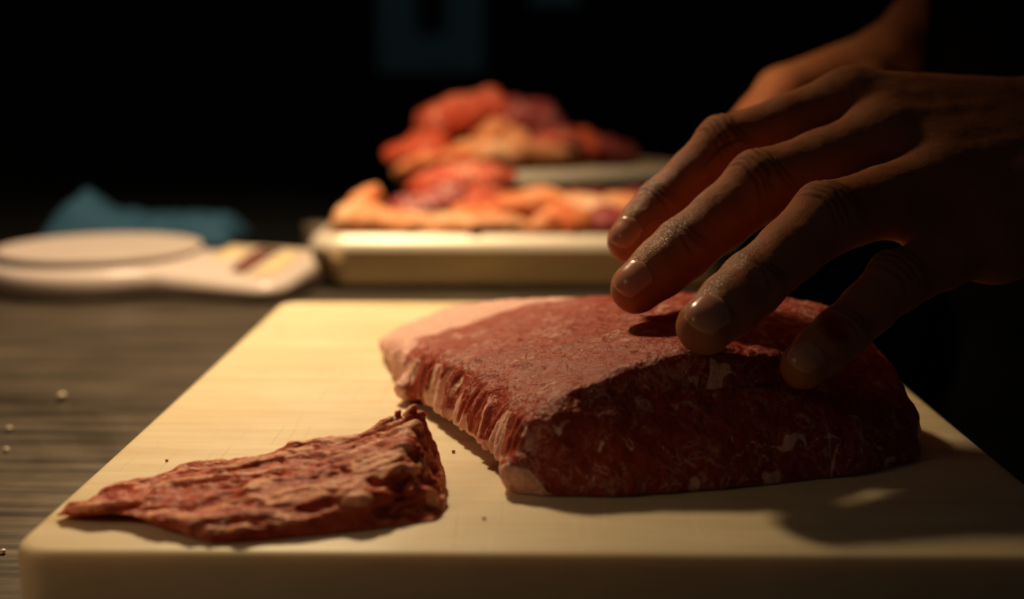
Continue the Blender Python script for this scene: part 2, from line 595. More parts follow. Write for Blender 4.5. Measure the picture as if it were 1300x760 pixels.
    add_attr(me, 'fat', fat)
    o = link('beef_joint', me, mat_meat('beef', use_attr=True, amount=0.15, scale=110, rough=0.40, bump=0.0010))
    tag(o, 'large thick piece of raw marbled beef under the hand on the board', 'raw meat')
steak()


# ---------------------------------------------------------------- small offcut
def offcut():
    bot = [(-129, 301), (-118, 297.5), (-109, 294), (-95, 290), (-81, 284.5), (-69, 287), (-55, 291), (-42, 295), (-24, 302), (-22, 312),
           (-25, 342), (-45, 342), (-60, 339), (-78, 336), (-101, 331), (-120, 317)]
    top = [(-129, 302), (-118, 299), (-109, 296), (-95, 291), (-81, 286), (-69, 289), (-55, 293), (-44, 298), (-39, 307), (-35, 315),
           (-31, 339), (-46, 338), (-62, 335), (-78, 332), (-101, 329), (-120, 316)]
    hh = rbf([(-129, 301, 2.5), (-120, 316, 4.5), (-101, 328, 7.5), (-78, 331, 10), (-62, 333, 12.5), (-46, 336, 15.5), (-33, 338, 19.5), (-118, 300, 3.8),
              (-109, 296, 4), (-95, 292, 4.5), (-81, 287, 4.5), (-69, 289, 5), (-55, 293, 6), (-42, 298, 8), (-37, 316, 14.5), (-70, 310, 9), (-95, 310, 6.5)])

    def fn(p):
        xy = p[:, :2]; z = p[:, 2]
        h = hh(xy)
        t = np.clip(z / np.maximum(h, 4), 0, 1)
        d = poly_sdf(xy, bot) * (1 - t) + poly_sdf(xy, top) * t
        f = smax(d, (z - h) * 0.95, 2.0)
        lift = 3.6 * np.exp(-((xy[:, 0] + 108) / 18) ** 2) * smoothstep(12, 0, xy[:, 1] - 290 - (-xy[:, 0] - 81) * 0.22)
        f = smax(f, lift - z, 1.0)
        for a, b, r in (((-35, 337, 17), (-33.2, 337, 22.5), 1.8), ((-39.5, 337, 15.5), (-37.6, 337, 21), 1.4), ((-44, 336, 14.5), (-41, 337, 18), 1.8)):
            f = smin(f, cone(p, a, b, r, 0.35), 1.2)
        return f
    V, Q = surface(fn, (-138, 276, -3), (-14, 352, 28), 0.65)
    N = grad(fn, V)
    x, y, z = V.T
    up = smoothstep(0.2, 0.6, N[:, 2])
    ax = np.array([0.97, 0.17, 0.1]); ax /= np.linalg.norm(ax)
    along = V @ ax
    side = V - along[:, None] * ax
    q = np.c_[along / 20, side[:, 1] / 4.0, side[:, 2] / 4.0]
    w = fbm(V / 14, 71, 2)[:, None] * 0.8
    rr = fbm(q + w, 72, 3)
    d = up * (1.6 * rr + 0.3 * fbm(V / 3, 73, 3)) + (1 - up) * (0.45 * fbm(V / 6, 74, 3))
    d *= smoothstep(0.0, 2.5, z)
    V2 = V + N * d[:, None]
    V2[:, 2] = np.maximum(V2[:, 2], 0.0)
    fat = up * smoothstep(-0.02, 0.30, 0.7 * fbm(q * np.array([1, 1.5, 1.5]) + w + 5.3, 77, 3) + 0.45 * rr) * 0.74
    me = np_mesh('beef_offcut', V2, Q)
    add_attr(me, 'fat', fat)
    o = link('beef_offcut', me, mat_meat('beef_offcut', use_attr=True, amount=0.2, scale=110, stretch=(0.35, 1, 1), red=(0.42, 0.042, 0.020), red2=(0.60, 0.13, 0.055), fat=(0.86, 0.37, 0.22), rough=0.46, bump=0.0010))
    tag(o, 'small wedge of raw beef cut off at the front left of the board', 'raw meat')
offcut()


# ---------------------------------------------------------------- the cook: two bare arms and dark clothes
FING = {   # joints MCP, PIP, DIP, tip centre with radii, left hand (mm)
    'index': ([(117, 438, 108), (71, 434, 93), (47, 424.5, 72.4), (35.5, 417, 61)], (13.2, 10.9, 9.1, 7.8)),
    'middle': ([(124, 420, 95), (79, 406.4, 81), (52.3, 397, 61), (36, 389.5, 48.8)], (13.8, 12.0, 10.2, 8.7)),
    'ring': ([(138, 403, 82), (94.5, 378, 73), (68.2, 358, 55.5), (52, 342.5, 45.6)], (13.2, 11.5, 9.8, 8.5)),
    'pinky': ([(148, 387, 66), (115.5, 369, 54.3), (95, 354, 41), (81.6, 343, 33.5)], (11.2, 9.3, 8.0, 6.9)),
    'thumb': ([(180, 470, 95), (161, 474, 86), (138, 466, 77), (122, 457, 70)], (13, 11, 9.6, 8.4)),
}
FING2 = {  # right hand, loosely curled
    'index': ([(140, 640, 110), (116, 634, 88), (118, 632, 66), (128, 634, 52)], (11.5, 9.8, 8.4, 7.4)),
    'middle': ([(136, 657, 111), (112, 652, 86), (117, 650, 62), (129, 651, 50)], (11.8, 10, 8.8, 7.8)),
    'ring': ([(142, 674, 106), (121, 671, 82), (126, 669, 60), (137, 669, 50)], (11.2, 9.6, 8.5, 7.5)),
    'pinky': ([(152, 689, 99), (135, 688, 80), (138, 686, 64), (147, 685, 56)], (10, 8.4, 7.4, 6.5)),
    'thumb': ([(180, 640, 112), (158, 622, 92), (142, 622, 72), (134, 626, 58)], (13, 11, 9.4, 8.2)),
}


def finger_sdf(p, J, R):
    f = None
    for i in range(3):
        a, b = np.array(J[i], float), np.array(J[i+1], float)
        m = (a + b) / 2
        rm = (R[i] + R[i+1]) / 2 * (0.94 if i < 2 else 1.03)
        for q, w, r1, r2 in ((a, m, R[i], rm), (m, b, rm, R[i+1])):
            g = cone(p, q, w, r1, r2)
            f = g if f is None else smin(f, g, 2.5)
    return f


def hand_sdf(p, FG, carp, extra, webk=1.6):
    fing = None
    for k in ('index', 'middle', 'ring', 'pinky'):
        g = finger_sdf(p, *FG[k])
        fing = g if fing is None else smin(fing, g, webk)
    palm = None
    for k in ('index', 'middle', 'ring', 'pinky'):
        J, R = FG[k]
        g = cone(p, J[0], carp[k][0], R[0] * 0.98, carp[k][1])
        palm = g if palm is None else smin(palm, g, 9)
    nm4 = ('index', 'middle', 'ring', 'pinky')
    for i in range(3):                                    # muscle between the metacarpals
        A, B = FG[nm4[i]], FG[nm4[i+1]]
        for w in (0.33, 0.67):
            m0 = np.array(A[0][0]) * (1 - w) + np.array(B[0][0]) * w
            c0 = np.array(carp[nm4[i]][0]) * (1 - w) + np.array(carp[nm4[i+1]][0]) * w
            m1 = m0 + (c0 - m0) * 0.10
            palm = smin(palm, cone(p, m1, c0, (A[1][0] + B[1][0]) / 2 * 0.97, 14.5), 7)
    for a, b, r1, r2, kk in extra:
        palm = smin(palm, cone(p, a, b, r1, r2), kk)
    names = ('index', 'middle', 'ring', 'pinky')
    for i in range(3):                                    # skin webs between the finger roots
        A, B = FG[names[i]][0], FG[names[i+1]][0]
        a = np.array(A[0]) * 0.60 + np.array(A[1]) * 0.40 + np.array([0, 0.5, -2.0])
        b = np.array(B[0]) * 0.60 + np.array(B[1]) * 0.40 + np.array([0, 0.5, -2.0])
        palm = smin(palm, cone(p, a, b, 6.6, 6.0), 5)
    f = smin(fing, palm, 5)
    f = smin(f, finger_sdf(p, *FG['thumb']), 5)
    return f


CARP = {'index': ((184, 446, 102), 15), 'middle': ((186, 437, 96), 15), 'ring': ((186, 425, 88), 15), 'pinky': ((184, 412, 78), 15)}
EXTRA = [((178, 455, 88), (150, 452, 80), 16, 11, 10), ((180, 408, 68), (155, 388, 62), 15, 11, 9), ((175, 430, 80), (140, 420, 76), 15, 12, 10),
         ((192, 442, 100), (215, 440, 104), 16, 18, 10), ((192, 420, 80), (215, 420, 88), 16, 18, 10)]
CARP2 = {'index': ((190, 652, 126), 14), 'middle': ((194, 660, 128), 14), 'ring': ((196, 668, 126), 14), 'pinky': ((196, 678, 122), 13)}
EXTRA2 = [((195, 655, 120), (176, 642, 110), 16, 12, 8), ((196, 676, 116), (165, 686, 98), 14, 11, 8), ((190, 662, 114), (155, 660, 100), 13, 11, 9)]
WR1, EL1, SH1 = (205, 431, 93), (425, 385, 170), (365, 430, 480)
WR2, EL2, SH2 = (204, 669, 132), (395, 795, 300), (370, 770, 530)


def arm1(p):
    f = smin(cone(p, (200, 439, 99), EL1, 18, 36), cone(p, (200, 421, 85), EL1, 17, 36), 10)
    f = smin(f, cone(p, (300, 418, 130), (390, 395, 155), 34, 42), 20)
    return smin(f, cone(p, EL1, SH1, 40, 55), 15)


def arm2(p):
    f = smin(cone(p, (200, 660, 131), EL2, 18, 36), cone(p, (203, 677, 128), EL2, 17, 36), 10)
    f = smin(f, cone(p, (280, 715, 200), (360, 768, 270), 36, 42), 20)
    return smin(f, cone(p, EL2, SH2, 40, 55), 15)


def body_sdf(p):
    f = np.full(len(p), 1e3)
    m = p[:, 0] < 260
    m1 = m & (p[:, 1] < 545)
    m2 = m & (p[:, 1] >= 545)
    a = np.minimum(arm1(p), arm2(p))
    if m1.any(): a[m1] = smin(a[m1], hand_sdf(p[m1], FING, CARP, EXTRA), 8)
    if m2.any(): a[m2] = smin(a[m2], hand_sdf(p[m2], FING2, CARP2, EXTRA2), 8)
    chest = smin(cone(p, SH1, SH2, 62, 62), ellipsoid(p, (395, 600, 400), (95, 150, 170)), 30)
    return smin(a, chest, 25)


def clothes_sdf(p):
    f = cone(p, SH1, SH2, 74, 74)
    f = smin(f, ellipsoid(p, (385, 600, 380), (120, 182, 240)), 40)
    f = smin(f, ellipsoid(p, (340, 600, 120), (138, 190, 300)), 60)
    f = smin(f, ellipsoid(p, (345, 600, -200), (135, 195, 260)), 60)
    for sh, el in ((SH1, EL1), (SH2, EL2)):
        e = np.array(sh) + 0.62 * (np.array(el) - np.array(sh))
        f = smin(f, cone(p, sh, e, 70, 64), 20)
    return f


def refine(V, Q, sel_fn, cuts=2):
    me = bpy.data.meshes.new('tmp')
    me.from_pydata(V.tolist(), [], Q.tolist())
    bm = bmesh.new(); bm.from_mesh(me); bpy.data.meshes.remove(me)
    bm.verts.ensure_lookup_table()
    S = sel_fn(V)
    es = [e for e in bm.edges if S[e.verts[0].index] and S[e.verts[1].index]]
    bmesh.ops.subdivide_edges(bm, edges=es, cuts=cuts, use_grid_fill=True)
    bmesh.ops.triangulate(bm, faces=[f for f in bm.faces if len(f.verts) > 4])
    me = bpy.data.meshes.new('body'); bm.to_mesh(me); bm.free()
    return me


def finger_frame(FG, k, side):
    J = [np.array(q, float) for q in FG[k][0]]
    lat = np.array(FG['pinky'][0][0], float) - np.array(FG['index'][0][0], float)
    if k == 'thumb': lat = np.array([0.3, 0.2, -0.9])
    out = []
    for i in range(3):
        a = J[i+1] - J[i]; a /= np.linalg.norm(a)
        l = lat - a * (lat @ a); l /= np.linalg.norm(l)
        d = np.cross(a, l) * side
        out.append((J[i], J[i+1], a, l, d))
    return out


def person():
    root = empty('person', (0.345, 0.6, 0.0))
    tag(root, 'person in dark clothes at the right pressing a hand on the beef', 'person')
    V, Q = surface(body_sdf, (15, 300, 10), (520, 880, 620), 2.0)
    me = refine(V, Q, lambda v: (v[:, 0] < 205) & (v[:, 1] < 520))
    n = len(me.vertices)
    co = np.empty(n * 3); me.vertices.foreach_get('co', co); V = co.reshape(-1, 3).astype(float)
    V = project(body_sdf, V, 2)
    N = grad(body_sdf, V)
    dsp = np.zeros(n); crease = np.zeros(n); wet = np.zeros(n); blood = np.zeros(n)
    for k in ('index', 'middle', 'ring', 'pinky'):
        fr = finger_frame(FING, k, FSIDE)
        R = FING[k][1]
        for ji, (offs, wd, amp) in enumerate((((-4.6, -2.2, 0.2, 2.4, 5.0), 0.75, 0.55), ((-2.6, -0.6, 1.4), 0.7, 0.42))):
            J = fr[ji][1]
            a = fr[ji][2] + fr[ji+1][2]; a /= np.linalg.norm(a)
            D = fr[ji][4] + fr[ji+1][4]; D /= np.linalg.norm(D)
            L = np.cross(a, D)
            r = V - J
            near = np.linalg.norm(r, axis=1) < R[ji+1] * 1.9
            s = r @ a; l = r @ L
            dm = smoothstep(0.15, 0.75, N @ D) * near
            bend = 0.035 * l * l * np.sign(s)
            wob = 0.7 * noise(V / 4.0, 81 + ji)
            for i_, o_ in enumerate(offs):
                g = np.exp(-((s + wob - o_ + 0.02 * l * l * (1 if o_ < 0 else -1)) / wd) ** 2) * dm * smoothstep(R[ji+1] * 1.05, R[ji+1] * 0.5, np.abs(l))
                dsp -= amp * g * (0.6 + 0.4 * noise(V / 3, 90 + i_))
                crease = np.maximum(crease, 0.75 * g)
            dsp += 0.9 * np.exp(-(s / (R[ji+1] * 0.75)) ** 2) * dm * (1 if ji == 0 else 0.4)
        # tendon and knuckle on the back of the hand
        a0 = np.array(FING[k][0][0], float); b0 = np.array(CARP[k][0], float)
        ab = b0 - a0; t = np.clip((V - a0) @ ab / (ab @ ab), 0, 1)
        back = np.cross(fr[0][2], fr[0][3]) * FSIDE
        lat = fr[0][3]
        off = (V - a0 - t[:, None] * ab) @ lat
        dm = smoothstep(0.3, 0.8, N @ back) * (np.linalg.norm(V - a0 - t[:, None] * ab, axis=1) < 24)
        dsp += 0.4 * np.exp(-(off / 3.6) ** 2) * dm * smoothstep(0.02, 0.15, t) * smoothstep(0.85, 0.5, t)
        dsp += 0.7 * np.exp(-(np.linalg.norm(V - a0 - back * R[0], axis=1) / 8.5) ** 2) * dm
        tip = np.array(FING[k][0][3], float); dip = np.array(FING[k][0][2], float)
        wet = np.maximum(wet, smoothstep(46, 18, np.linalg.norm(V - tip, axis=1)))
    fr = finger_frame(FING, 'pinky', FSIDE)[2]
    c = fr[0] + (fr[1] - fr[0]) * 0.35 + fr[4] * 7.0
    blood = smoothstep(6.5, 3.0, np.linalg.norm(V - c, axis=1) + 2.0 * noise(V / 2.5, 99))
    hand = (V[:, 0] < 225) & (V[:, 1] < 520)
    dsp += np.where(hand, 0.12 * fbm(V / 5.0, 84, 3), 0.3 * fbm(V / 18.0, 85, 2))
    V = V + N * dsp[:, None]
    V2 = V / 1000 + np.array([0, 0, ZB])
    me.vertices.foreach_set('co', V2.astype(np.float32).ravel())
    me.update()
    for nm, a in (('crease', crease), ('wet', wet), ('blood', blood)): add_attr(me, nm, a)
    body = link('body', me, SKIN, root)
    # fingernails
    for FG, side, names in ((FING, FSIDE, ('index', 'middle', 'ring', 'pinky', 'thumb')), (FING2, -FSIDE, ('index', 'middle', 'ring', 'pinky'))):
        for k in names:
            J0, J1, a, l, d = finger_frame(FG, k, side)[2]
            R = FG[k][1][3]
            nu, nv = 13, 13
            L0, L1 = -0.75 * R, 0.80 * R
            pts = []; top = []
            for j in range(nv):
                v = j / (nv - 1)
                s = L0 + (L1 - L0) * v
                wv = (1 - max(0, (0.32 - v) / 0.32) ** 2.2) ** 0.5 if v < 0.32 else (1 - 0.75 * max(0, (v - 0.80) / 0.2) ** 2)
                wv = max(wv, 0.12)
                for i in range(nu):
                    u = -1 + 2 * i / (nu - 1)
                    ph = math.radians(47) * u * wv
                    drop = math.radians(32) * max(0, v - 0.35)       # follow the fingertip downwards
                    base = J1 + a * (s * 0.75)
                    ray = (math.cos(ph) * d + math.sin(ph) * l) * math.cos(drop) + a * math.sin(drop)
                    pts.append(base); top.append(ray)
            B = np.array(pts); Rr = np.array(top)
            lo_, hi_ = np.zeros(len(B)), np.full(len(B), 2.6 * R)
            for _ in range(22):
                md = (lo_ + hi_) / 2
                ins = body_sdf(B + Rr * md[:, None]) < 0
                lo_ = np.where(ins, md, lo_); hi_ = np.where(ins, hi_, md)
            u = np.tile(np.linspace(-1, 1, nu), nv); v = np.repeat(np.linspace(0, 1, nv), nu)
            lift = 0.42 * (1 - np.abs(u) ** 4) * smoothstep(0.0, 0.18, v) + 0.05
            T = B + Rr * (lo_ + lift)[:, None]
            U = B + Rr * (lo_ - 0.7)[:, None]
            W = np.concatenate([T, U])
            q = []
            n0 = nu * nv
            for j in range(nv - 1):
                for i in range(nu - 1):
                    k0 = j * nu + i
                    q.append((k0, k0 + 1, k0 + nu + 1, k0 + nu))
                    q.append((n0 + k0 + nu, n0 + k0 + nu + 1, n0 + k0 + 1, n0 + k0))
            ring = [i for i in range(nu)] + [j * nu + nu - 1 for j in range(1, nv)] + [(nv - 1) * nu + i for i in range(nu - 2, -1, -1)] + [j * nu for j in range(nv - 2, 0, -1)]
            for i in range(len(ring)):
                a_, b_ = ring[i], ring[(i + 1) % len(ring)]
                q.append((b_, a_, n0 + a_, n0 + b_))
            nm = np_mesh('fingernail', W, np.array(q))
            b2 = bmesh.new(); b2.from_mesh(nm); bmesh.ops.recalc_face_normals(b2, faces=b2.faces); b2.to_mesh(nm); b2.free()
            link('fingernail', nm, NAIL, body)
    V, Q = surface(clothes_sdf, (140, 330, -480), (540, 880, 660), 6.0)
    Nn = grad(clothes_sdf, V, 2)
    V = V + Nn * (5 * fbm(V / 70, 95, 3))[:, None]
    link('dark_clothing', np_mesh('dark_clothing', V, Q), BLACK, root)


FSIDE = 1
person()


# ---------------------------------------------------------------- kitchen scale
def scale():
    cx, cy, zt = -313.0, 851.0, -30.0
    ang = math.radians(-14)
    u = np.array([math.cos(ang), math.sin(ang)]); v = np.array([-u[1], u[0]])
    root = empty('kitchen_scale', (cx / 1000, cy / 1000, ZT))
    tag(root, 'white kitchen scale with round platform at the left behind the board', 'kitchen scale')
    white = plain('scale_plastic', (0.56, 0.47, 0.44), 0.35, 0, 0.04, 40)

    def outline(ins):
        R = 80 - ins; w = 47 - ins; L = 164 - ins; rc = 20 - min(ins, 12)
        a0 = math.asin(w / R)
        pts = [(R * math.cos(a), R * math.sin(a)) for a in np.linspace(a0 + 0.12, 2 * math.pi - a0 - 0.12, 56)]
        pts += [(R * math.cos(a0) + 8, -w), (L - rc, -w)]
        pts += [(L - rc + rc * math.cos(t), -w + rc + rc * math.sin(t)) for t in np.linspace(-math.pi/2, 0, 8)]
        pts += [(L - rc + rc * math.cos(t), w - rc + rc * math.sin(t)) for t in np.linspace(0, math.pi/2, 8)]
        pts += [(R * math.cos(a0) + 8, w)]
        return np.array(pts)

    def tilt(x, y):
        return smoothstep(66, 90, x) * (np.asarray(y) * 0.13 - (np.asarray(x) - 70) * 0.02)

    def ring(ins, z):
        o = outline(ins)
        P = np.array([cx, cy]) + o[:, :1] * u + o[:, 1:] * v
        zz = z + tilt(o[:, 0], o[:, 1]) * smoothstep(3, 18, z)
        return np.c_[P, zt + zz]
    bm = loft([ring(12, 1.5), ring(5, 2.5), ring(1.5, 5), ring(0, 10), ring(0.6, 17), ring(4, 20), ring(9, 21.5)])
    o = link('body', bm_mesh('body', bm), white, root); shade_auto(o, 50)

    def disc(r, z):
        a = np.linspace(0, 2 * math.pi, 72, endpoint=False)
        return np.c_[cx + r * np.cos(a), cy + r * np.sin(a), np.full(72, zt + z)]
    bm = loft([disc(62, 21.6), disc(66, 22.5), disc(71.5, 26), disc(72, 27), disc(71.5, 27.8), disc(69, 28.2), disc(66, 27.6), disc(20, 27.4)])
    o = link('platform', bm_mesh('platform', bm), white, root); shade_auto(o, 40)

    def pad(name, x0, x1, y0, y1, z, h, mat, parent=None):
        bm = bmesh.new()
        box(bm, ((x0 + x1) / 2, (y0 + y1) / 2, 0), (x1 - x0, y1 - y0, h), bevel=min(h, 3) * 0.4)
        for w in bm.verts:
            c = np.array([cx, cy]) + w.co.x * u + w.co.y * v
            w.co = Vector((c[0], c[1], zt + z + w.co.z + float(tilt(w.co.x, w.co.y))))
        return link(name, bm_mesh(name, bm), mat, parent or root, smooth=False)
    panel = pad('control_panel', 86, 153, -36, 36, 21.6, 2.0, plain('panel_print', (0.54, 0.43, 0.33), 0.3, 0, 0.04, 60))
    pad('button', 92, 106, -22, 22, 22.6, 1.8, plain('button_yellow', (0.66, 0.53, 0.28), 0.4, 0, 0.05, 60))
    pad('button', 136, 147, -22, 22, 22.6, 1.8, plain('button_yellow_b', (0.66, 0.53, 0.28), 0.4, 0, 0.05, 60))
    d = pad('display', 112, 130, -30, 30, 22.4, 1.8, plain('display_frame', (0.06, 0.022, 0.018), 0.25, 0, 0.1, 60))
    pad('display_glass', 115, 127, -20, 20, 23.2, 1.2, plain('display_glass', (0.20, 0.06, 0.05), 0.15, 0, 0.1, 60))
    for a in (40, 140, 220, 320):
        t = math.radians(a)
        bm = bmesh.new()
        r = bmesh.ops.create_cone(bm, cap_ends=True, segments=16, radius1=7, radius2=8, depth=4)
        bmesh.ops.translate(bm, vec=Vector((cx + 55 * math.cos(t), cy + 55 * math.sin(t), zt + 2)), verts=bm.verts)
        link('rubber_foot', bm_mesh('rubber_foot', bm), BLACK, root)
scale()


# ---------------------------------------------------------------- steel trays
def tray(name, label, c, w, d, h, rot, lip=10.0):
    zt = -30.0
    root = empty(name, (c[0] / 1000, c[1] / 1000, ZT))
    tag(root, label, 'tray')
    R = np.array([[math.cos(rot), -math.sin(rot)], [math.sin(rot), math.cos(rot)]])

    def ring(dw, r, z):
        o = rounded_rect(w + 2 * dw, d + 2 * dw, r, 7) @ R.T
        return np.c_[o + np.array(c), np.full(len(o), zt + z)]
    t = 0.9
    ra = lip + 13                                         # corner radius of the wall
    body = [ring(-lip - 12, ra - 8, t), ring(-lip - 8, ra - 4, t), ring(-lip - 3, ra - 2, 3.0), ring(-lip - 0.8, ra - 1, 7), ring(-lip, ra, h - 2 - t), ring(-lip, ra, h - t),
            ring(-lip + t, ra, h - t), ring(-lip + t, ra, h - 3), ring(-lip - 0.8 + t, ra - 1, 7), ring(-lip - 3 + t, ra - 2, 2.5), ring(-lip - 8, ra - 4, 0), ring(-lip - 12, ra - 8, 0)]
    bm = loft(body)
    o = link('pan', bm_mesh('pan', bm), STEEL, root); shade_auto(o, 40)
    rim = [ring(-lip + 0.3, 22, h - 0.8), ring(-lip + 1.0, 22, h), ring(-lip + 3.0, 23, h + 0.3), ring(-2.5, 26, h - 3.2), ring(-0.6, 27, h - 6), ring(0, 27, h - 9.5),
           ring(-0.9, 27, h - 9.6), ring(-1.6, 26, h - 6.2), ring(-3.4, 25, h - 4.0), ring(-lip + 2.4, 22, h - 1.0)]
    bm = bmesh.new()
    vr = [[bm.verts.new(p) for p in r] for r in rim]
    n = len(vr[0])
    for k in range(len(vr)):
        a, b = vr[k], vr[(k + 1) % len(vr)]
        for i in range(n): bm.faces.new((a[i], a[(i+1) % n], b[(i+1) % n], b[i]))
    o = link('rim', bm_mesh('rim', bm), RIM, root); shade_auto(o, 40)


RIM = plain('rim_steel', (0.66, 0.58, 0.48), 0.45, 0.25, 0.08, 40)
tray('steel_tray', 'shallow steel tray heaped with trimmings right behind the cutting board', (-3, 897), 308, 166, 40, 0.0)
tray('deep_steel_tray', 'deep steel tray standing askew behind the shallow meat tray', (16, 1168), 240, 204, 67, math.atan2(122, 240))


# ---------------------------------------------------------------- trimmings heaped in the trays
def strip(name, label, path, a, b, mat, seed, twist=0.0, taper=(0.35, 0.35), group='meat trimmings in the trays'):
    P = np.array(path, float)
    n = 34; m = 22
    t = np.linspace(0, len(P) - 1, n)
    Pp = np.vstack([2 * P[0] - P[1], P, 2 * P[-1] - P[-2]])
    C = []
    for q in t:
        i = min(int(q), len(P) - 2); f = q - i
        p0, p1, p2, p3 = Pp[i], Pp[i+1], Pp[i+2], Pp[i+3]
        C.append(0.5 * (2 * p1 + (p2 - p0) * f + (2*p0 - 5*p1 + 4*p2 - p3) * f * f + (3*p1 - p0 - 3*p2 + p3) * f ** 3))
    C = np.array(C)
    T = np.gradient(C, axis=0); T /= np.linalg.norm(T, axis=1)[:, None]
    up = np.array([0, 0, 1.0])
    V = []
    for i in range(n):
        s = np.cross(T[i], up)
        if np.linalg.norm(s) < 0.2: s = np.cross(T[i], np.array([0, 1.0, 0]))
        s /= np.linalg.norm(s); w = np.cross(s, T[i])
        f = i / (n - 1)
        k = min(1, (taper[0] + (1 - taper[0]) * math.sin(min(1, f / 0.25) * math.pi / 2)), (taper[1] + (1 - taper[1]) * math.sin(min(1, (1 - f) / 0.25) * math.pi / 2)))
        if i in (0, n - 1): k *= 0.45
        tw = twist * f
        for j in range(m):
            th = 2 * math.pi * j / m
            e, g = a * k * math.cos(th), b * k * math.sin(th)
            V.append(C[i] + s * (e * math.cos(tw) - g * math.sin(tw)) + w * (e * math.sin(tw) + g * math.cos(tw)))
    V = np.array(V)
    ctr = np.repeat(C, m, 0)
    Nn = V - ctr; Nn /= np.maximum(np.linalg.norm(Nn, axis=1), 1e-6)[:, None]
    V = V + Nn * (4.2 * fbm(V / 17, seed, 3) + 0.9 * fbm(V / 5, seed + 5, 2))[:, None] * min(1, b / 9)
    q = [(i * m + j, i * m + (j + 1) % m, (i + 1) * m + (j + 1) % m, (i + 1) * m + j) for i in range(n - 1) for j in range(m)]
    bm = bmesh.new()
    vv = [bm.verts.new(p) for p in V]
    for f in q: bm.faces.new([vv[k] for k in f])
    bm.faces.new([vv[j] for j in range(m)][::-1]); bm.faces.new([vv[(n - 1) * m + j] for j in range(m)])
    o = link(name, bm_mesh(name, bm), mat)
    tag(o, label, 'raw meat', group)
    return o


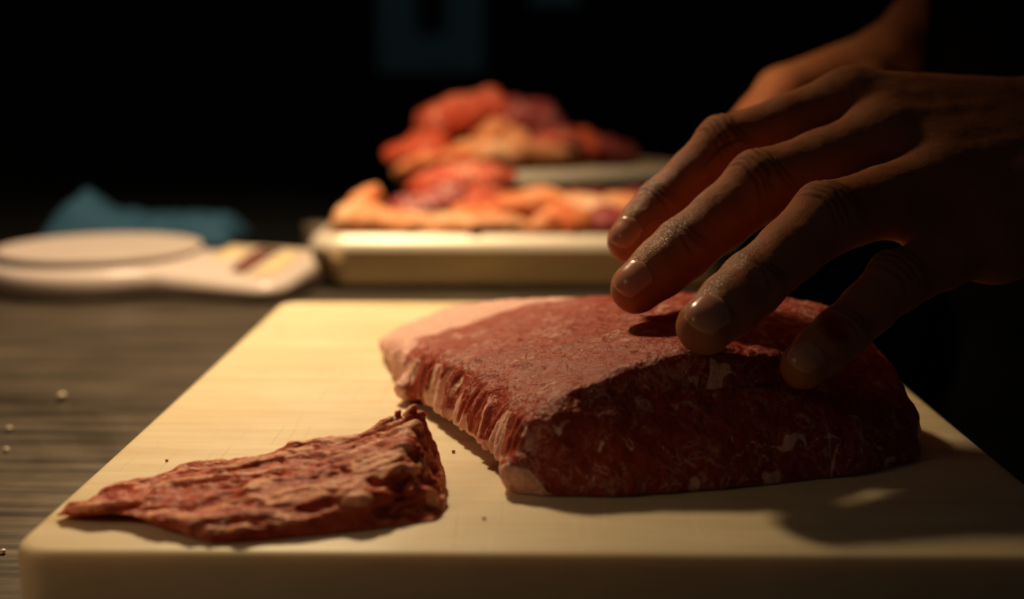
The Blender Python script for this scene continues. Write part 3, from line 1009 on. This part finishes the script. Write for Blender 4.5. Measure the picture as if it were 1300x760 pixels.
ORANGE = mat_meat('trimming_orange', (0.50, 0.10, 0.03), (0.64, 0.20, 0.075), (0.80, 0.50, 0.28), 0.5, scale=45, rough=0.5)
PALE = mat_meat('trimming_pale', (0.62, 0.22, 0.09), (0.72, 0.34, 0.17), (0.82, 0.55, 0.36), 0.6, scale=40, rough=0.5)
REDM = mat_meat('trimming_red', (0.42, 0.04, 0.02), (0.56, 0.11, 0.05), (0.76, 0.45, 0.33), 0.3, scale=45, rough=0.5)
DARKM = mat_meat('trimming_dark', (0.20, 0.025, 0.03), (0.32, 0.06, 0.06), (0.70, 0.42, 0.36), 0.35, scale=40, rough=0.45)
TR = [
    # ---- shallow tray, front row
    ('long pale orange strip lying over the left end of the shallow tray', [(-145, 850, 14), (-128, 850, 26), (-90, 842, 22), (-55, 842, 19), (-22, 845, 16)], 20, 10, PALE, 101),
    ('pointed orange flap rising at the far left corner of the tray', [(-148, 872, 12), (-136, 874, 24), (-122, 876, 36), (-108, 880, 30)], 15, 8, ORANGE, 102),
    ('smooth pale fat strip at the middle of the tray front', [(-70, 838, 14), (-40, 836, 22), (-12, 838, 21), (12, 842, 13)], 17, 9, PALE, 103),
    ('bright orange folded scrap right of the pale fat strip', [(8, 842, 10), (18, 838, 26), (34, 838, 24), (40, 845, 10)], 16, 11, ORANGE, 104),
    ('deep red scrap tucked upright in the tray front', [(40, 842, 8), (50, 840, 24), (66, 842, 22), (74, 848, 8)], 15, 10, DARKM, 105),
    ('pink scrap at the right end of the tray front', [(74, 845, 10), (96, 842, 20), (118, 846, 20), (136, 855, 10)], 18, 10, PALE, 106),
    # ---- shallow tray, second row
    ('dark red strip sloping up behind the left trimmings', [(-118, 905, 22), (-95, 900, 30), (-70, 898, 42), (-48, 902, 54)], 19, 11, DARKM, 107),
    ('orange strip lying across the middle behind the front row', [(-60, 880, 30), (-30, 878, 36), (0, 880, 38), (28, 884, 34)], 19, 10, ORANGE, 108),
    ('long pale sinew running diagonally down to the right', [(-20, 920, 46), (15, 905, 44), (50, 888, 36), (85, 872, 26), (110, 868, 18)], 17, 8, PALE, 109),
    ('pale pink scrap below the deep tray rim at the right', [(50, 925, 36), (80, 915, 36), (108, 908, 30), (128, 905, 20)], 20, 10, PALE, 110),
    ('flat red scrap at the back left of the shallow tray', [(-110, 940, 18), (-80, 942, 30), (-45, 945, 38), (-15, 948, 36)], 20, 11, REDM, 111),
    ('dark scrap at the back right of the shallow tray', [(20, 950, 26), (55, 950, 34), (95, 945, 30), (120, 940, 18)], 18, 11, DARKM, 112),
    ('red scrap bridging the shallow tray and the tall heap', [(-100, 962, 36), (-75, 962, 42), (-45, 964, 48), (-10, 966, 46)], 20, 10, REDM, 100),
    # ---- deep tray
    ('red folded slab leaning at the left of the tall heap', [(-92, 1062, 60), (-80, 1056, 72), (-64, 1052, 82), (-40, 1056, 88)], 28, 15, REDM, 113),
    ('wide pale fat slab at the front of the tall heap', [(-46, 1058, 58), (-20, 1052, 70), (8, 1054, 74), (38, 1070, 64), (76, 1092, 58)], 25, 14, PALE, 114),
    ('orange flap hanging on the left front of the tall heap', [(-85, 990, 48), (-62, 982, 66), (-38, 983, 70), (-14, 992, 60)], 17, 9, ORANGE, 115),
    ('big red folded lump on top of the tall heap', [(-60, 1092, 98), (-56, 1080, 122), (-32, 1074, 136), (-6, 1080, 140), (12, 1090, 128)], 22, 17, REDM, 116),
    ('dark purple slab curving down the right of the tall heap', [(-4, 1088, 132), (22, 1086, 130), (46, 1092, 116), (62, 1100, 96)], 24, 16, DARKM, 117),
    ('pale sinewy fold under the big top lump', [(-22, 1076, 86), (-2, 1068, 106), (14, 1070, 104), (30, 1078, 84)], 14, 10, PALE, 118),
    ('orange red tongue at the right of the tall heap', [(28, 1082, 84), (54, 1082, 90), (78, 1090, 84), (98, 1102, 70)], 18, 11, REDM, 119),
    ('dark scrap low at the right of the tall heap', [(48, 1118, 58), (82, 1120, 72), (112, 1128, 64), (136, 1140, 48)], 22, 14, DARKM, 120),
    ('red lump filling the back of the deep tray', [(-10, 1140, 44), (20, 1140, 64), (55, 1150, 70), (85, 1165, 52)], 34, 20, REDM, 121),
]
for lab, path, a, b, mt, sd in TR:
    path = np.array(path, float)
    if sd >= 113:                                         # heap in the deep tray
        path[:, 2] = 30 + (path[:, 2] - 37) * 0.58
        path[:, 0] -= 30; path[:, 1] += 30
    elif sd < 107:
        path[:, 2] -= 7
    elif sd >= 107:
        path[:, 2] = 8 + (path[:, 2] - 16) * 0.62
    strip('meat_trimming', lab, path, a, b, mt, sd, twist=0.5 * math.sin(sd))


# ---------------------------------------------------------------- things further back
def cloth():
    n = 46; m = 30
    bm = bmesh.new()
    g = []
    V = []
    for i in range(n):
        for j in range(m):
            x = -445 + 175 * i / (n - 1); y = 1050 + 95 * j / (m - 1)
            V.append((x, y, 0))
    V = np.array(V, float)
    e = np.minimum.reduce([(V[:, 0] + 445) / 14, (-270 - V[:, 0]) / 14, (V[:, 1] - 1050) / 20, (1145 - V[:, 1]) / 14])
    hgt = 22 + 22 * np.exp(-((V[:, 0] + 412) / 15) ** 2) * np.exp(-((V[:, 1] - 1095) / 30) ** 2) - 0.04 * (V[:, 0] + 360)
    hgt = hgt + 5 * fbm(V / 28, 131, 3) + 2 * fbm(V / 9, 132, 2)
    V[:, 2] = -30 + np.maximum(hgt, 4) * smoothstep(0, 1, e) ** 0.6 + 0.3
    q = np.array([(i * m + j, (i + 1) * m + j, (i + 1) * m + j + 1, i * m + j + 1) for i in range(n - 1) for j in range(m - 1)])
    o = link('folded_cloth', np_mesh('folded_cloth', V, q), plain('blue_cloth', (0.014, 0.070, 0.135), 0.85, 0, 0.2, 50, 0.0004))
    md = o.modifiers.new('thickness', 'SOLIDIFY'); md.thickness = 0.0015; md.offset = -1
    tag(o, 'crumpled blue cloth with one raised peak behind the kitchen scale', 'cloth')
cloth()


def cup():
    c = (-171, 955)
    def ring(r, z):
        a = np.linspace(0, 2 * math.pi, 40, endpoint=False)
        return np.c_[c[0] + r * np.cos(a), c[1] + r * np.sin(a), np.full(40, -30 + z)]
    bm = loft([ring(11, 1.2), ring(12, 31), ring(13, 31), ring(13.4, 30), ring(12.6, 28), ring(12, 0)])
    o = link('steel_cup', bm_mesh('steel_cup', bm), plain('dull_steel', (0.30, 0.24, 0.20), 0.5, 0.6, 0.1, 60))
    shade_auto(o, 40)
    tag(o, 'small dull grey steel cup between the scale and the shallow tray', 'cup')
cup()


def poster(name, label, x0, x1, z0, z1, inner):
    root = empty(name, ((x0 + x1) / 2000, 2.607, ZB + z0 / 1000))
    tag(root, label, 'notice')
    bm = bmesh.new(); box(bm, ((x0 + x1) / 2, 2608, (z0 + z1) / 2), (x1 - x0, 3, z1 - z0), bevel=1)
    link('sheet', bm_mesh('sheet', bm), plain(name + '_blue', (0.30, 0.70, 0.85), 0.6, 0, 0.15, 20), root, smooth=False)
    if inner:
        bm = bmesh.new(); box(bm, inner[0], inner[1], bevel=8, seg=3)
        link('printed_figure', bm_mesh('printed_figure', bm), plain('print_dark', (0.02, 0.03, 0.03), 0.7, 0, 0.2, 20), root, smooth=False)
    # pins
    for x in (x0 + 12, x1 - 12):
        bm = bmesh.new(); bmesh.ops.create_icosphere(bm, subdivisions=2, radius=5)
        bmesh.ops.translate(bm, vec=Vector((x, 2604, z1 - 12)), verts=bm.verts)
        link('pin', bm_mesh('pin', bm), STEEL, root)
poster('wall_notice', 'dim blue notice with a dark shape hanging on the back wall', -329, -98, 132, 470, ((-212, 2605, 330), (56, 3, 230)))
poster('small_wall_notice', 'small blue notice at the top edge right of the large one', 0, 105, 272, 400, None)


# crumbs
def crumb(name, label, c, r, mat, seed, group):
    bm = bmesh.new(); bmesh.ops.create_icosphere(bm, subdivisions=2, radius=1)
    V = np.array([v.co[:] for v in bm.verts])
    k = 1 + 0.35 * noise(V * 1.4 + seed, seed)
    for v, f in zip(bm.verts, k): v.co = Vector((c[0] + v.co.x * r * f, c[1] + v.co.y * r * f, c[2] + r * 0.75 + v.co.z * r * f * 0.8))
    tag(link(name, bm_mesh(name, bm), mat), label, 'crumb', group)


FATC = plain('crumb_fat', (0.80, 0.66, 0.50), 0.3, 0, 0.1, 300)
REDC = plain('crumb_red', (0.45, 0.08, 0.04), 0.4, 0, 0.2, 300)
for i, (x, y, r, lab) in enumerate(((-218, 531, 2.2, 'largest pale crumb on the dark table left of the board'),
                                    (-221, 481, 1.5, 'pale crumb on the table near the left picture edge'),
                                    (-210, 453, 1.2, 'small pale crumb just in front of another at the left edge'),
                                    (-166, 350, 1.0, 'pale crumb on the table by the board front left corner'))):
    crumb('fat_crumb', lab, (x, y, -30), r, FATC, 140 + i, 'crumbs on the table')
for i, (x, y, r, lab) in enumerate(((-113, 352, 0.5, 'tiny red crumb behind the thin left end of the offcut'),
                                    (-82, 345, 0.6, 'tiny red crumb just behind the middle of the offcut'),
                                    (-24, 362, 0.6, 'tiny red crumb right beside the left edge of the beef'),
                                    (-12, 304, 0.5, 'tiny red crumb on the bare board right of the offcut'))):
    crumb('meat_crumb', lab, (x, y, 0), r, REDC, 160 + i, 'crumbs on the board')
